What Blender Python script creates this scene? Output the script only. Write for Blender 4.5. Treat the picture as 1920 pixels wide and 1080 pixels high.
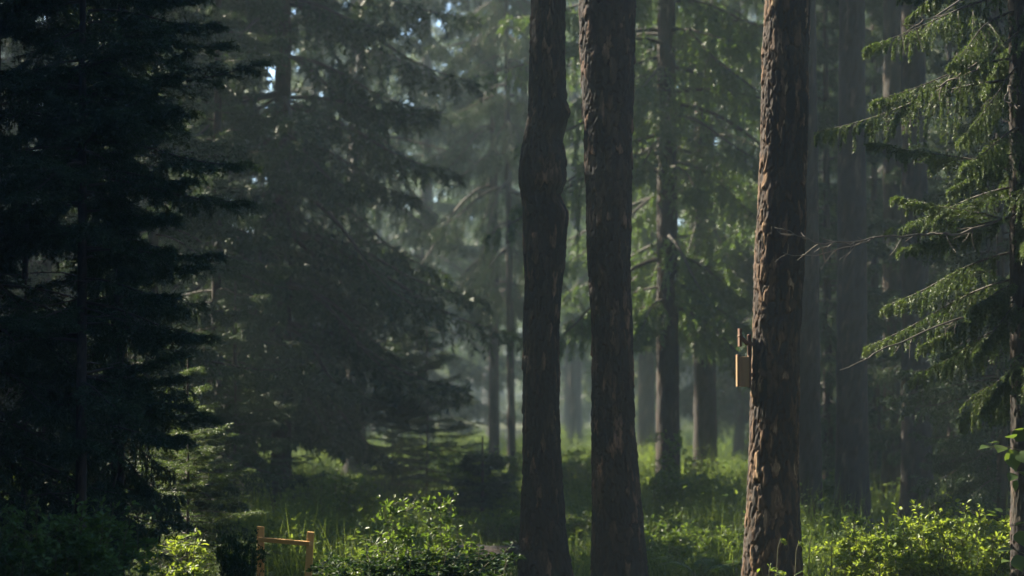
import bpy, math, random
import numpy as np
from mathutils import Vector

for o in list(bpy.data.objects):
    bpy.data.objects.remove(o)
scene = bpy.context.scene
COL = scene.collection
R = math.radians

# ------------------------------------------------------------------ camera
CAM_H, FPX, PITCH = 1.6, 4330.0, R(2.646)
cam = bpy.data.cameras.new('camera')
cam.sensor_width = 36.0
cam.lens = FPX / 1920.0 * 36.0
cam.clip_end = 1200.0
cam.clip_start = 0.1
cam.dof.use_dof = True
cam.dof.focus_distance = 16.3
cam.dof.aperture_fstop = 1.9
cam.dof.aperture_blades = 7
cam_ob = bpy.data.objects.new('camera', cam)
cam_ob.location = (0, 0, CAM_H)
cam_ob.rotation_euler = (math.pi / 2 + PITCH, 0, 0)
COL.objects.link(cam_ob)
scene.camera = cam_ob

# ------------------------------------------------------------------ light
SUN_EL, SUN_AZ = R(38), R(-54)            # azimuth from +Y towards +X
SUN_STRENGTH, SKY_STRENGTH, EXPOSURE = 5.0, 0.07, 2.5
sdir = Vector((math.cos(SUN_EL) * math.sin(SUN_AZ), math.cos(SUN_EL) * math.cos(SUN_AZ), math.sin(SUN_EL)))
world = bpy.data.worlds.new('World')
scene.world = world
world.use_nodes = True
wn = world.node_tree.nodes
wl = world.node_tree.links
wn.clear()
sky = wn.new('ShaderNodeTexSky')
sky.sky_type = 'NISHITA'
sky.sun_disc = False
sky.sun_elevation = SUN_EL
sky.ozone_density = 3.0
sky.dust_density = 0.3
sky.sun_rotation = SUN_AZ % (2 * math.pi)
bg = wn.new('ShaderNodeBackground')
bg.inputs['Strength'].default_value = SKY_STRENGTH
wo = wn.new('ShaderNodeOutputWorld')
wl.new(sky.outputs[0], bg.inputs['Color'])
wl.new(bg.outputs[0], wo.inputs['Surface'])
sun = bpy.data.lights.new('sun', 'SUN')
sun.energy = SUN_STRENGTH
sun.angle = R(0.5)
sun.color = (1.0, 0.86, 0.60)
sun_ob = bpy.data.objects.new('sun', sun)
sun_ob.rotation_euler = (-sdir).to_track_quat('-Z', 'Y').to_euler()
sun_ob.location = (-20, 20, 40)
COL.objects.link(sun_ob)

scene.view_settings.view_transform = 'Standard'
scene.view_settings.look = 'None'
scene.view_settings.gamma = 1.0
scene.view_settings.use_curve_mapping = False
scene.view_settings.exposure = EXPOSURE
scene.view_settings.use_white_balance = True
scene.view_settings.white_balance_temperature = 5950
scene.view_settings.white_balance_tint = 14
scene.render.engine = 'CYCLES'
cy = scene.cycles
cy.max_bounces = 5
cy.diffuse_bounces = 3
cy.glossy_bounces = 1
cy.transmission_bounces = 3
cy.volume_bounces = 1
cy.transparent_max_bounces = 4
cy.use_adaptive_sampling = False
cy.sample_clamp_indirect = 3.0
cy.use_denoising = True
cy.caustics_reflective = False
cy.caustics_refractive = False

# ------------------------------------------------------------------ helpers
def at(px, py, Y):
    """world point at depth Y seen at photograph pixel px, py"""
    a, b = (px - 960.0) / FPX, (540.0 - py) / FPX
    c, s = math.cos(PITCH), math.sin(PITCH)
    y, z = c - b * s, s + b * c
    k = Y / y
    return np.array([a * k, Y, CAM_H + z * k])

def hsh(i, j, k=0):
    x = np.sin(np.asarray(i, float) * 127.1 + np.asarray(j, float) * 311.7 + k * 74.7) * 43758.5453
    return x - np.floor(x)

def vnoise(u, v, pu=None, k=0):
    iu, iv = np.floor(u), np.floor(v)
    fu, fv = u - iu, v - iv
    fu, fv = fu * fu * (3 - 2 * fu), fv * fv * (3 - 2 * fv)
    w = (lambda i: np.mod(i, pu)) if pu else (lambda i: i)
    a, b = hsh(w(iu), iv, k), hsh(w(iu + 1), iv, k)
    c, d = hsh(w(iu), iv + 1, k), hsh(w(iu + 1), iv + 1, k)
    return (a * (1 - fu) + b * fu) * (1 - fv) + (c * (1 - fu) + d * fu) * fv

def plates(u, v, pu, k=0):
    """cellular pattern: distance to the plate edge, random number of the plate"""
    iu, iv = np.floor(u), np.floor(v)
    f1 = np.full(u.shape, 9.0)
    f2 = np.full(u.shape, 9.0)
    cid = np.zeros(u.shape)
    dv = np.zeros(u.shape)
    for di in (-1, 0, 1):
        for dj in (-1, 0, 1):
            ci, cj = iu + di, iv + dj
            w = np.mod(ci, pu)
            px = ci + 0.1 + 0.8 * hsh(w, cj, k)
            py = cj + 0.1 + 0.8 * hsh(w, cj, k + 5)
            d = np.hypot(px - u, py - v)
            near = d < f1
            f2 = np.where(near, f1, np.minimum(f2, d))
            cid = np.where(near, hsh(w, cj, k + 9), cid)
            dv = np.where(near, v - py, dv)
            f1 = np.where(near, d, f1)
    return f2 - f1, cid, dv

def dirv(az, el):
    return np.stack([np.cos(el) * np.cos(az), np.cos(el) * np.sin(az), np.sin(el)], -1)

def unit(v):
    return v / np.maximum(np.linalg.norm(v, axis=-1, keepdims=True), 1e-9)

class MB:
    """collects faces and builds ONE mesh"""
    def __init__(self):
        self.V, self.F, self.n, self.attr = [], [], 0, []
    def add(self, V, F, mat=0, smooth=False, attr=None):
        V = np.asarray(V, np.float32).reshape(-1, 3)
        F = np.asarray(F, np.int64)
        self.V.append(V)
        self.F.append((F + self.n, mat, smooth))
        self.attr.append(np.zeros((len(V), 2), np.float32) if attr is None else np.asarray(attr, np.float32))
        self.n += len(V)
    def sticks(self, P0, P1, r0, r1, mat=0, n=3):
        P0, P1 = np.atleast_2d(P0), np.atleast_2d(P1)
        M = len(P0)
        if M == 0: return
        d = unit(P1 - P0)
        ref = np.where(np.abs(d[:, 2:3]) > 0.9, np.array([[1.0, 0, 0]]), np.array([[0, 0, 1.0]]))
        a = unit(np.cross(d, ref))
        b = np.cross(d, a)
        r0, r1 = np.broadcast_to(r0, (M,)), np.broadcast_to(r1, (M,))
        ang = np.arange(n) / n * 2 * np.pi
        ring = a[:, None] * np.cos(ang)[None, :, None] + b[:, None] * np.sin(ang)[None, :, None]
        V = np.concatenate([P0[:, None] + ring * r0[:, None, None], P1[:, None] + ring * r1[:, None, None]], 1)
        k = np.arange(n)
        f = np.stack([k, (k + 1) % n, (k + 1) % n + n, k + n], -1)
        F = (np.arange(M)[:, None, None] * 2 * n + f[None]).reshape(-1, 4)
        self.add(V, F, mat, True)
    def chain(self, P, r0, r1, mat=0, n=5):
        P = np.asarray(P, float)
        r = np.linspace(r0, r1, len(P))
        self.sticks(P[:-1], P[1:], r[:-1], r[1:], mat, n)
    def needles(self, P, D, L, w, rng, mat=0):
        M = len(P)
        s = unit(np.cross(D, rng.normal(size=(M, 3))))
        L, w = np.broadcast_to(L, (M,))[:, None], np.broadcast_to(w, (M,))[:, None]
        V = np.stack([P - s * w * .5, P + s * w * .5, P + D * L], 1)
        self.add(V, np.arange(M * 3).reshape(-1, 3), mat, False)
    def leaves(self, P, D, L, w, rng, mat=0, flat=0.7):
        M = len(P)
        up = unit(rng.normal(size=(M, 3)) * (1 - flat) + np.array([0, 0, 1.0]) * flat)
        s = unit(np.cross(D, up))
        nrm = np.cross(s, D)
        L, w = np.broadcast_to(L, (M,))[:, None], np.broadcast_to(w, (M,))[:, None]
        fold = w * 0.18
        V = np.stack([P, P + D * L * .32 - s * w * .48 + nrm * fold, P + D * L * .70 - s * w * .36 + nrm * fold,
                      P + D * L - nrm * fold * .8,
                      P + D * L * .70 + s * w * .36 + nrm * fold, P + D * L * .32 + s * w * .48 + nrm * fold,
                      P + D * L * .5], 1)
        f = np.array([[0, 1, 6], [1, 2, 6], [2, 3, 6], [3, 4, 6], [4, 5, 6], [5, 0, 6]])
        F = (np.arange(M)[:, None, None] * 7 + f[None]).reshape(-1, 3)
        self.add(V, F, mat, False)
    def box(self, c, size, mat=0, rot=None):
        s = np.array([[x, y, z] for x in (-.5, .5) for y in (-.5, .5) for z in (-.5, .5)]) * np.array(size)
        if rot is not None: s = s @ np.array(rot).T
        self.add(s + np.array(c), [[0, 1, 3, 2], [4, 6, 7, 5], [0, 4, 5, 1], [2, 3, 7, 6], [0, 2, 6, 4], [1, 5, 7, 3]], mat)
    def mesh(self, name, mats, use_attr=False):
        me = bpy.data.meshes.new(name)
        V = np.concatenate(self.V)
        me.vertices.add(len(V))
        me.vertices.foreach_set('co', V.ravel())
        tot = np.concatenate([np.full(len(F), F.shape[1]) for F, m, s in self.F])
        idx = np.concatenate([F.ravel() for F, m, s in self.F])
        start = np.concatenate([[0], np.cumsum(tot)[:-1]])
        me.loops.add(len(idx))
        me.loops.foreach_set('vertex_index', idx.astype(np.int32))
        me.polygons.add(len(tot))
        me.polygons.foreach_set('loop_start', start.astype(np.int32))
        me.polygons.foreach_set('loop_total', tot.astype(np.int32))
        me.polygons.foreach_set('material_index', np.concatenate([np.full(len(F), m) for F, m, s in self.F]).astype(np.int32))
        me.polygons.foreach_set('use_smooth', np.concatenate([np.full(len(F), s) for F, m, s in self.F]))
        if use_attr:
            A = np.concatenate(self.attr)
            for q, nm in enumerate(('plate', 'edge')):
                at_ = me.attributes.new(nm, 'FLOAT', 'POINT')
                at_.data.foreach_set('value', np.ascontiguousarray(A[:, q]))
        for m in mats: me.materials.append(m)
        me.update()
        return me

def link(name, me, parent=None, loc=(0, 0, 0), rz=0.0, scale=None):
    o = bpy.data.objects.new(name, me)
    COL.objects.link(o)
    o.location = loc
    o.rotation_euler = (0, 0, rz)
    if scale is not None: o.scale = scale
    if parent is not None: o.parent = parent
    return o

def tag(o, label, cat, group=None, kind=None):
    if label: o['label'] = label
    if cat: o['category'] = cat
    if group: o['group'] = group
    if kind: o['kind'] = kind
    return o

def thing(name, label, cat, loc, group=None, rz=0.0):
    return tag(link(name, None, None, tuple(float(c) for c in loc), rz), label, cat, group)

# ------------------------------------------------------------------ materials
def mat_new(name):
    m = bpy.data.materials.new(name)
    m.use_nodes = True
    nt = m.node_tree
    nt.nodes.clear()
    out = nt.nodes.new('ShaderNodeOutputMaterial')
    return m, nt, nt.nodes, nt.links, out

def foliage(name, c0, c1, transl=0.35, tcol=None, rough=0.5, scale=2.2, spec=0.35):
    """leaf or needle: two colours varied from clump to clump and from leaf to leaf, light passing through"""
    m, nt, N, L, out = mat_new(name)
    tc = N.new('ShaderNodeTexCoord')
    geo = N.new('ShaderNodeNewGeometry')
    nz = N.new('ShaderNodeTexNoise')
    nz.inputs['Scale'].default_value = scale
    nz.inputs['Detail'].default_value = 3
    L.new(tc.outputs['Object'], nz.inputs['Vector'])
    ad = N.new('ShaderNodeMath'); ad.operation = 'MULTIPLY_ADD'
    L.new(geo.outputs['Random Per Island'], ad.inputs[0]); ad.inputs[1].default_value = 0.55
    sb = N.new('ShaderNodeMath'); sb.operation = 'SUBTRACT'
    L.new(nz.outputs['Fac'], sb.inputs[0]); sb.inputs[1].default_value = 0.25
    L.new(sb.outputs[0], ad.inputs[2])
    mx = N.new('ShaderNodeMix'); mx.data_type = 'RGBA'
    L.new(ad.outputs[0], mx.inputs['Factor'])
    mx.inputs['A'].default_value = (*c0, 1); mx.inputs['B'].default_value = (*c1, 1)
    p = N.new('ShaderNodeBsdfPrincipled')
    p.inputs['Roughness'].default_value = rough
    p.inputs['Specular IOR Level'].default_value = spec
    L.new(mx.outputs['Result'], p.inputs['Base Color'])
    t = N.new('ShaderNodeBsdfTranslucent')
    tm = N.new('ShaderNodeMix'); tm.data_type = 'RGBA'; tm.blend_type = 'MULTIPLY'; tm.inputs['Factor'].default_value = 1
    L.new(mx.outputs['Result'], tm.inputs['A'])
    tm.inputs['B'].default_value = (*(tcol or (1.6, 1.5, 0.6)), 1)
    L.new(tm.outputs['Result'], t.inputs['Color'])
    ms = N.new('ShaderNodeMixShader'); ms.inputs[0].default_value = transl
    L.new(p.outputs[0], ms.inputs[1]); L.new(t.outputs[0], ms.inputs[2])
    L.new(ms.outputs[0], out.inputs['Surface'])
    return m

def bark_mat(name, grey, red, pale, moss=0.0):
    """scaly bark: plates of grey brown and red brown (attribute of the plate), red seams, mossy foot"""
    m, nt, N, L, out = mat_new(name)
    tc = N.new('ShaderNodeTexCoord')
    mp = N.new('ShaderNodeMapping'); mp.inputs['Scale'].default_value = (14, 14, 3.2)
    L.new(tc.outputs['Object'], mp.inputs['Vector'])
    nz = N.new('ShaderNodeTexNoise'); nz.inputs['Scale'].default_value = 1.0; nz.inputs['Detail'].default_value = 8; nz.inputs['Roughness'].default_value = 0.65
    L.new(mp.outputs[0], nz.inputs['Vector'])
    at1 = N.new('ShaderNodeAttribute'); at1.attribute_name = 'plate'
    at2 = N.new('ShaderNodeAttribute'); at2.attribute_name = 'edge'
    rmp = N.new('ShaderNodeValToRGB')
    e = rmp.color_ramp.elements
    e[0].position = 0.0; e[0].color = (*grey, 1)
    e[1].position = 1.0; e[1].color = (*pale, 1)
    k = e.new(0.55); k.color = tuple(c * 1.25 for c in grey) + (1,)
    k = e.new(0.8); k.color = (*red, 1)
    sm = N.new('ShaderNodeMath'); sm.operation = 'MULTIPLY_ADD'; sm.inputs[1].default_value = 0.62
    L.new(at1.outputs['Fac'], sm.inputs[0])
    s2 = N.new('ShaderNodeMath'); s2.operation = 'MULTIPLY_ADD'; s2.inputs[1].default_value = 1.1; s2.inputs[2].default_value = -0.32
    L.new(nz.outputs['Fac'], s2.inputs[0]); L.new(s2.outputs[0], sm.inputs[2])
    L.new(sm.outputs[0], rmp.inputs['Fac'])
    mx = N.new('ShaderNodeMix'); mx.data_type = 'RGBA'
    L.new(at2.outputs['Fac'], mx.inputs['Factor'])
    L.new(rmp.outputs['Color'], mx.inputs['A']); mx.inputs['B'].default_value = (red[0] * .5, red[1] * .5, red[2] * .5, 1)
    n2 = N.new('ShaderNodeTexNoise'); n2.inputs['Scale'].default_value = 2.6; n2.inputs['Detail'].default_value = 6
    L.new(tc.outputs['Object'], n2.inputs['Vector'])
    sx = N.new('ShaderNodeSeparateXYZ'); L.new(tc.outputs['Object'], sx.inputs[0])
    mr = N.new('ShaderNodeMapRange'); mr.inputs['From Min'].default_value = 0.0; mr.inputs['From Max'].default_value = 1.1
    mr.inputs['To Min'].default_value = 0.75; mr.inputs['To Max'].default_value = 0.12
    L.new(sx.outputs['Z'], mr.inputs['Value'])
    mu = N.new('ShaderNodeMath'); mu.operation = 'MULTIPLY'
    mr2 = N.new('ShaderNodeMapRange'); mr2.inputs['From Min'].default_value = 0.48; mr2.inputs['From Max'].default_value = 0.68
    L.new(n2.outputs['Fac'], mr2.inputs['Value'])
    L.new(mr.outputs[0], mu.inputs[0]); L.new(mr2.outputs[0], mu.inputs[1])
    m3 = N.new('ShaderNodeMath'); m3.operation = 'MULTIPLY'; m3.inputs[1].default_value = moss
    L.new(mu.outputs[0], m3.inputs[0])
    mg = N.new('ShaderNodeMix'); mg.data_type = 'RGBA'
    L.new(m3.outputs[0], mg.inputs['Factor']); L.new(mx.outputs['Result'], mg.inputs['A']); mg.inputs['B'].default_value = (0.05, 0.075, 0.03, 1)
    p = N.new('ShaderNodeBsdfPrincipled'); p.inputs['Roughness'].default_value = 0.9; p.inputs['Specular IOR Level'].default_value = 0.2
    L.new(mg.outputs['Result'], p.inputs['Base Color'])
    bp = N.new('ShaderNodeBump'); bp.inputs['Strength'].default_value = 0.6; bp.inputs['Distance'].default_value = 0.02
    L.new(nz.outputs['Fac'], bp.inputs['Height']); L.new(bp.outputs[0], p.inputs['Normal'])
    L.new(p.outputs[0], out.inputs['Surface'])
    return m

def wood_mat(name, c0, c1, scale=(30, 30, 4)):
    m, nt, N, L, out = mat_new(name)
    tc = N.new('ShaderNodeTexCoord')
    mp = N.new('ShaderNodeMapping'); mp.inputs['Scale'].default_value = scale
    L.new(tc.outputs['Object'], mp.inputs['Vector'])
    nz = N.new('ShaderNodeTexNoise'); nz.inputs['Scale'].default_value = 1.5; nz.inputs['Detail'].default_value = 6
    L.new(mp.outputs[0], nz.inputs['Vector'])
    mx = N.new('ShaderNodeMix'); mx.data_type = 'RGBA'
    L.new(nz.outputs['Fac'], mx.inputs['Factor']); mx.inputs['A'].default_value = (*c0, 1); mx.inputs['B'].default_value = (*c1, 1)
    p = N.new('ShaderNodeBsdfPrincipled'); p.inputs['Roughness'].default_value = 0.75; p.inputs['Specular IOR Level'].default_value = 0.3
    L.new(mx.outputs['Result'], p.inputs['Base Color'])
    bp = N.new('ShaderNodeBump'); bp.inputs['Strength'].default_value = 0.3; bp.inputs['Distance'].default_value = 0.01
    L.new(nz.outputs['Fac'], bp.inputs['Height']); L.new(bp.outputs[0], p.inputs['Normal'])
    L.new(p.outputs[0], out.inputs['Surface'])
    return m

M_BARK = bark_mat('shaded_larch_bark', (0.017, 0.015, 0.015), (0.046, 0.029, 0.022), (0.17, 0.10, 0.065), moss=0.25)  # bark of the centre pair, shade put into its darker colours
M_BARKC = bark_mat('sunlit_larch_bark', (0.032, 0.026, 0.023), (0.105, 0.064, 0.038), (0.36, 0.25, 0.15), moss=0.2)  # same bark, brightened to carry sunlight in its colours
M_BARKD = bark_mat('spruce_bark', (0.030, 0.026, 0.025), (0.055, 0.040, 0.032), (0.11, 0.085, 0.065), moss=0.6)
M_TWIG = wood_mat('twig', (0.030, 0.025, 0.022), (0.065, 0.055, 0.045))
M_TWIGP = wood_mat('pale_dead_twig', (0.05, 0.043, 0.036), (0.13, 0.11, 0.085))
M_STEM = wood_mat('green_stem', (0.05, 0.06, 0.025), (0.10, 0.085, 0.04))
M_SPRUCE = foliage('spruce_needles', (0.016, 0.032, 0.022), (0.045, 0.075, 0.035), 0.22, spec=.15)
M_SPRUCEL = foliage('sunlit_spruce_needles', (0.022, 0.048, 0.024), (0.080, 0.115, 0.042), 0.42)  # lighter copy of the spruce needles, brightened for sunlit boughs
M_LARCH = foliage('larch_needles', (0.036, 0.074, 0.034), (0.085, 0.135, 0.055), 0.42)
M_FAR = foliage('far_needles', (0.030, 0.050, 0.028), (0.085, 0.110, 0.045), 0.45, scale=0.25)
M_LEAF = foliage('shrub_leaf', (0.028, 0.060, 0.020), (0.095, 0.145, 0.030), 0.45, rough=0.5, spec=0.3)
M_LEAFD = foliage('dark_shrub_leaf', (0.034, 0.078, 0.026), (0.100, 0.165, 0.040), 0.38, rough=0.5, spec=0.3)
M_LEAFDEEP = foliage('deep_shade_leaf', (0.011, 0.029, 0.014), (0.036, 0.066, 0.020), 0.28, rough=0.6, spec=0.12)  # leaf colour lowered to stand in for shade on the shrubs
M_LEAFY = foliage('yellow_green_leaf', (0.060, 0.105, 0.025), (0.21, 0.27, 0.050), 0.5, rough=0.5, spec=0.3)
M_HERB = foliage('undergrowth', (0.030, 0.064, 0.024), (0.140, 0.190, 0.050), 0.48, rough=0.6, scale=0.5, spec=.2)

# ------------------------------------------------------------------ builders of plants
def trunk_mb(rows, seg, dz, plate_w, plate_h, depth, seed=0, mat=0, mb=None):
    """rows: (z, cx, cy, radius) from the ground up; a bark surface of real plates and seams"""
    rows = np.array(sorted(rows), float)
    mb = mb or MB()
    zz = np.arange(rows[0, 0], rows[-1, 0] + dz * .5, dz)
    cx, cy, rr = (np.interp(zz, rows[:, 0], rows[:, i]) for i in (1, 2, 3))
    th = np.arange(seg) / seg * 2 * np.pi
    T, Z = np.meshgrid(th, zz)
    circ = 2 * np.pi * float(np.median(rows[:, 3]))
    pu = max(5, int(round(circ / plate_w)))
    u = T / (2 * np.pi) * pu
    v = Z / plate_h
    wu = (vnoise(u * 2.0, v * 2.7, pu * 2, seed + 3) - .5) * 0.7
    wv = (vnoise(u * 2.0, v * 1.0, pu * 2, seed + 4) - .5) * 1.3
    edge, cid, dv = plates(u + wu, v + wv, pu, seed)
    cr = np.clip(1 - edge / 0.22, 0, 1)
    cr = cr * cr * (3 - 2 * cr)
    fine = vnoise(T / (2 * np.pi) * pu * 4, Z / plate_h * 2.2, pu * 4, seed + 11)
    big = vnoise(T / (2 * np.pi) * 5, Z / 0.5, 5, seed + 21) - .5
    fin2 = vnoise(T / (2 * np.pi) * pu * 9, Z / plate_h * 7, pu * 9, seed + 31)
    d = depth * (-1.1 * cr + 0.9 * (cid - .5) - .9 * np.clip(dv, -.8, .8) * (hsh(cid * 97, 0, 3) * 1.6 - .3) + 0.7 * (fine - .5) + .4 * (fin2 - .5)) + big * depth * .9
    RR = rr[:, None] + d
    V = np.stack([cx[:, None] + RR * np.cos(T), cy[:, None] + RR * np.sin(T), Z], -1)
    n, s = len(zz), seg
    i, j = np.meshgrid(np.arange(n - 1), np.arange(s), indexing='ij')
    F = np.stack([i * s + j, i * s + (j + 1) % s, (i + 1) * s + (j + 1) % s, (i + 1) * s + j], -1).reshape(-1, 4)
    mb.add(V, F, mat, True, np.stack([cid.ravel(), cr.ravel()], -1))
    return mb

def boughs(mb, rng, base, az, Lb, el0, droop, tipup, S, T, K, nl, nw, secr=0.42, hang=0.5, hang2=0.3, sec_min=0.10,
           wood=1, leaf=0, thick=0.012, dens2=2, n_need=2, t0=0.14, angle=(40, 72)):
    """many conifer boughs at once: bough > side twigs > twiglets > needles; arrays of one row per bough"""
    B, n = len(base), 10
    t = np.linspace(0, 1, n + 1)
    tm = (t[:-1] + t[1:]) / 2
    el = el0[:, None] - droop[:, None] * np.sin(np.minimum(tm / .65, 1) * np.pi / 2)[None] + tipup[:, None] * np.maximum(0, tm - .55)[None] / .45
    wob = rng.normal(0, .10, (B, n)).cumsum(1) * .6
    step = dirv(az[:, None] + wob, el) * (Lb[:, None, None] / n)
    P = np.concatenate([base[:, None], base[:, None] + step.cumsum(1)], 1)
    rad = np.linspace(1, .12, n + 1)[None] * (thick * (0.35 + Lb))[:, None]
    mb.sticks(P[:, :-1].reshape(-1, 3), P[:, 1:].reshape(-1, 3), rad[:, :-1].ravel(), rad[:, 1:].ravel(), wood, 4)
    # side twigs
    ts = np.clip(np.linspace(t0, 1.0, S)[None] + rng.uniform(-.5, .5, (B, S)) / S, .05, .999)
    k = np.minimum((ts * n).astype(int), n - 1)
    fr = (ts * n - k)[..., None]
    bi = np.arange(B)[:, None]
    P2 = P[bi, k] * (1 - fr) + P[bi, k + 1] * fr
    tan = unit(step[bi, k])
    taz, tel = np.arctan2(tan[..., 1], tan[..., 0]), np.arcsin(np.clip(tan[..., 2], -1, 1))
    side = np.where((np.arange(S)[None] + rng.integers(0, 2, (B, 1))) % 2 == 0, 1, -1)
    ang = np.radians(rng.uniform(*angle, (B, S))) * side * (1 - .55 * np.maximum(0, ts - .7) / .3)
    prof = np.minimum(ts / .28, 1) * (1 - .82 * np.maximum(0, ts - .25) / .75)
    L2 = np.maximum(sec_min, Lb[:, None] * secr * prof) * rng.uniform(.65, 1.2, (B, S))
    m = 4
    saz = (taz + ang).reshape(-1)
    se = (tel - .1 * hang + rng.normal(0, .14, (B, S))).reshape(-1)
    L2 = L2.reshape(-1)
    hv = hang * rng.uniform(.45, 1.45, len(L2))
    Q = [P2.reshape(-1, 3)]
    D2 = []
    for q in range(m):
        e = np.clip(se - hv * (q + .5) / m * 1.6, -1.5, 1.3)
        d = dirv(saz + rng.normal(0, .1, len(saz)), e)
        D2.append(d)
        Q.append(Q[-1] + d * (L2 / m)[:, None])
    Q = np.stack(Q, 1)
    D2 = np.stack(D2, 1)
    tk = np.clip(L2 * .010, .0012, .008)
    for q in range(m):
        mb.sticks(Q[:, q], Q[:, q + 1], tk * (1 - .22 * q), tk * (1 - .22 * (q + 1)), wood, 3)
    def along(A, D, L, cnt, per):
        """needles along straight runs"""
        M = len(A)
        f = (np.arange(cnt)[None] + rng.uniform(0, 1, (M, cnt))) / cnt
        pts = (A[:, None] + D[:, None] * (L[:, None] * f)[..., None]).repeat(per, 1).reshape(-1, 3)
        dd = np.repeat(D, cnt * per, 0)
        nd = unit(dd * .75 + rng.normal(size=dd.shape) * .55 - np.array([0, 0, .04]))
        mb.needles(pts, nd, nl * rng.uniform(.7, 1.25, len(pts)), nw * rng.uniform(.7, 1.25, len(pts)), rng, leaf)
    for q in range(m):
        along(Q[:, q], D2[:, q], L2 / m, max(1, int(round(K * dens2 / m))), n_need)
    # tip of the bough itself
    for q in range(5, n):
        along(P[:, q], unit(step[:, q]), Lb / n, max(1, K // 2), n_need)
    # twiglets
    if T > 0:
        M2 = len(L2)
        tt = np.clip(np.linspace(.12, .95, T)[None] + rng.uniform(-.5, .5, (M2, T)) / T, .02, .99)
        kk = np.minimum((tt * m).astype(int), m - 1)
        ff = (tt * m - kk)[..., None]
        ii = np.arange(M2)[:, None]
        P3 = (Q[ii, kk] * (1 - ff) + Q[ii, kk + 1] * ff).reshape(-1, 3)
        tn = D2[ii, kk].reshape(-1, 3)
        a3, e3 = np.arctan2(tn[:, 1], tn[:, 0]), np.arcsin(np.clip(tn[:, 2], -1, 1))
        sg = np.where(np.arange(T) % 2 == 0, 1, -1)[None].repeat(M2, 0).ravel()
        a3 = a3 + sg * np.radians(rng.uniform(35, 65, len(a3)))
        e3 = e3 - hang2 + rng.normal(0, .25, len(a3))
        L3 = np.maximum(nl * 1.2, (L2[:, None] * .42 * (1.1 - tt)).ravel() * rng.uniform(.6, 1.2, len(a3)))
        D3 = dirv(a3, np.clip(e3, -1.5, 1.2))
        along(P3, D3, L3, K, n_need)

def crown(seed, H, z0, Rad, nb, S, T, K, nl, nw, droop=.5, tipup=.5, hang=.5, secr=.42, low=(-.15, .6), thick=.012, pw=.85,
          n_need=2, dens2=2, lowcut=.5, mats=None, jag=.45, angle=(40, 72), whorl=0.0):
    rng = np.random.default_rng(seed)
    mb = MB()
    u = np.sort(rng.uniform(0, 1, nb) ** 1.15)
    if whorl:
        wh = max(6, (H - z0) / whorl)
        u = np.clip((np.floor(u * wh) + .5 + rng.normal(0, .10, nb)) / wh, 0, .985)
    z = z0 + (H - z0) * u
    L = Rad * np.maximum(.04, (1 - u) ** pw) * rng.uniform(1 - jag, 1.12, nb) * np.minimum(1, lowcut + u * 6)
    az = np.arange(nb) * 2.39996 + rng.normal(0, .5, nb)
    el0 = low[0] + (low[1] - low[0]) * u + rng.normal(0, .1, nb)
    base = np.stack([np.cos(az) * .04, np.sin(az) * .04, z], -1)
    boughs(mb, rng, base, az, L, el0, np.full(nb, droop) * rng.uniform(.6, 1.3, nb), np.full(nb, tipup), S, T, K, nl, nw,
           secr=secr, hang=hang, thick=thick, n_need=n_need, dens2=dens2, angle=angle)
    # leader at the very top
    mb.chain([(0, 0, H - .8), (0, 0, H + .3)], .02, .005, 1, 4)
    return mb.mesh('crown', mats or [M_SPRUCE, M_TWIG])

def straight_rows(r, H, flare=1.5, lean=(0, 0), bend=0.0, seed=0):
    rows = []
    for z in (-.25, 0, .12, .3, .55, .9, 1.5, 2.5, 4, 6, 8, 11, 14, 17, 20, 23, 26):
        if z > H: break
        k = 1 - .80 * max(z, 0) / H
        fl = 1 + (flare - 1) * math.exp(-max(z, 0) / .28)
        rows.append((z, lean[0] * z + bend * math.sin(z * .9 + seed), lean[1] * z, r * k * fl))
    rows.append((H, lean[0] * H, lean[1] * H, r * .12))
    return rows

# shared crowns
C_FULL = [crown(11, 21, 1.6, 3.3, 170, 24, 6, 3, .11, .030, droop=.55, tipup=.45, hang=.5, secr=.36, low=(-.30, .6), whorl=.62),
          crown(12, 19, 1.3, 2.9, 155, 24, 6, 3, .11, .030, droop=.45, tipup=.6, hang=.4, secr=.38, low=(-.25, .6), whorl=.6)]
C_DROOP = crown(13, 22, 4.2, 3.8, 135, 24, 6, 3, .11, .028, droop=.65, tipup=.25, hang=.6, secr=.32, low=(-.15, .6), whorl=.7)
C_HIGH = crown(14, 20, 7.6, 2.6, 85, 18, 5, 3, .11, .026, droop=.6, tipup=.4, hang=.7, secr=.38, low=(-.05, .6))
C_LARCH = [crown(15, 21, 2.6, 3.0, 210, 24, 6, 3, .085, .024, droop=.55, tipup=.2, hang=1.1, secr=.34, low=(-.1, .5), mats=[M_LARCH, M_TWIG]),
           crown(16, 20, 2.9, 2.9, 200, 24, 6, 3, .085, .024, droop=.7, tipup=.2, hang=1.2, secr=.34, low=(.0, .5), mats=[M_LARCH, M_TWIG])]
C_YOUNG = [crown(17, 3.0, .12, .85, 75, 16, 6, 4, .032, .0065, droop=.25, tipup=.5, hang=.3, low=(-.15, .7), secr=.42, mats=[M_SPRUCEL, M_TWIG], thick=.009),
           crown(18, 3.0, .25, .95, 64, 16, 6, 4, .034, .0065, droop=.4, tipup=.5, hang=.35, low=(-.1, .7), secr=.42, mats=[M_SPRUCEL, M_TWIG], thick=.009)]
C_TINY = crown(29, 1.0, .04, .46, 60, 14, 4, 4, .030, .0075, droop=.3, tipup=.5, hang=.3, low=(-.15, .8), secr=.42, thick=.006, whorl=.12, mats=[M_SPRUCE, M_TWIG])
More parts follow.
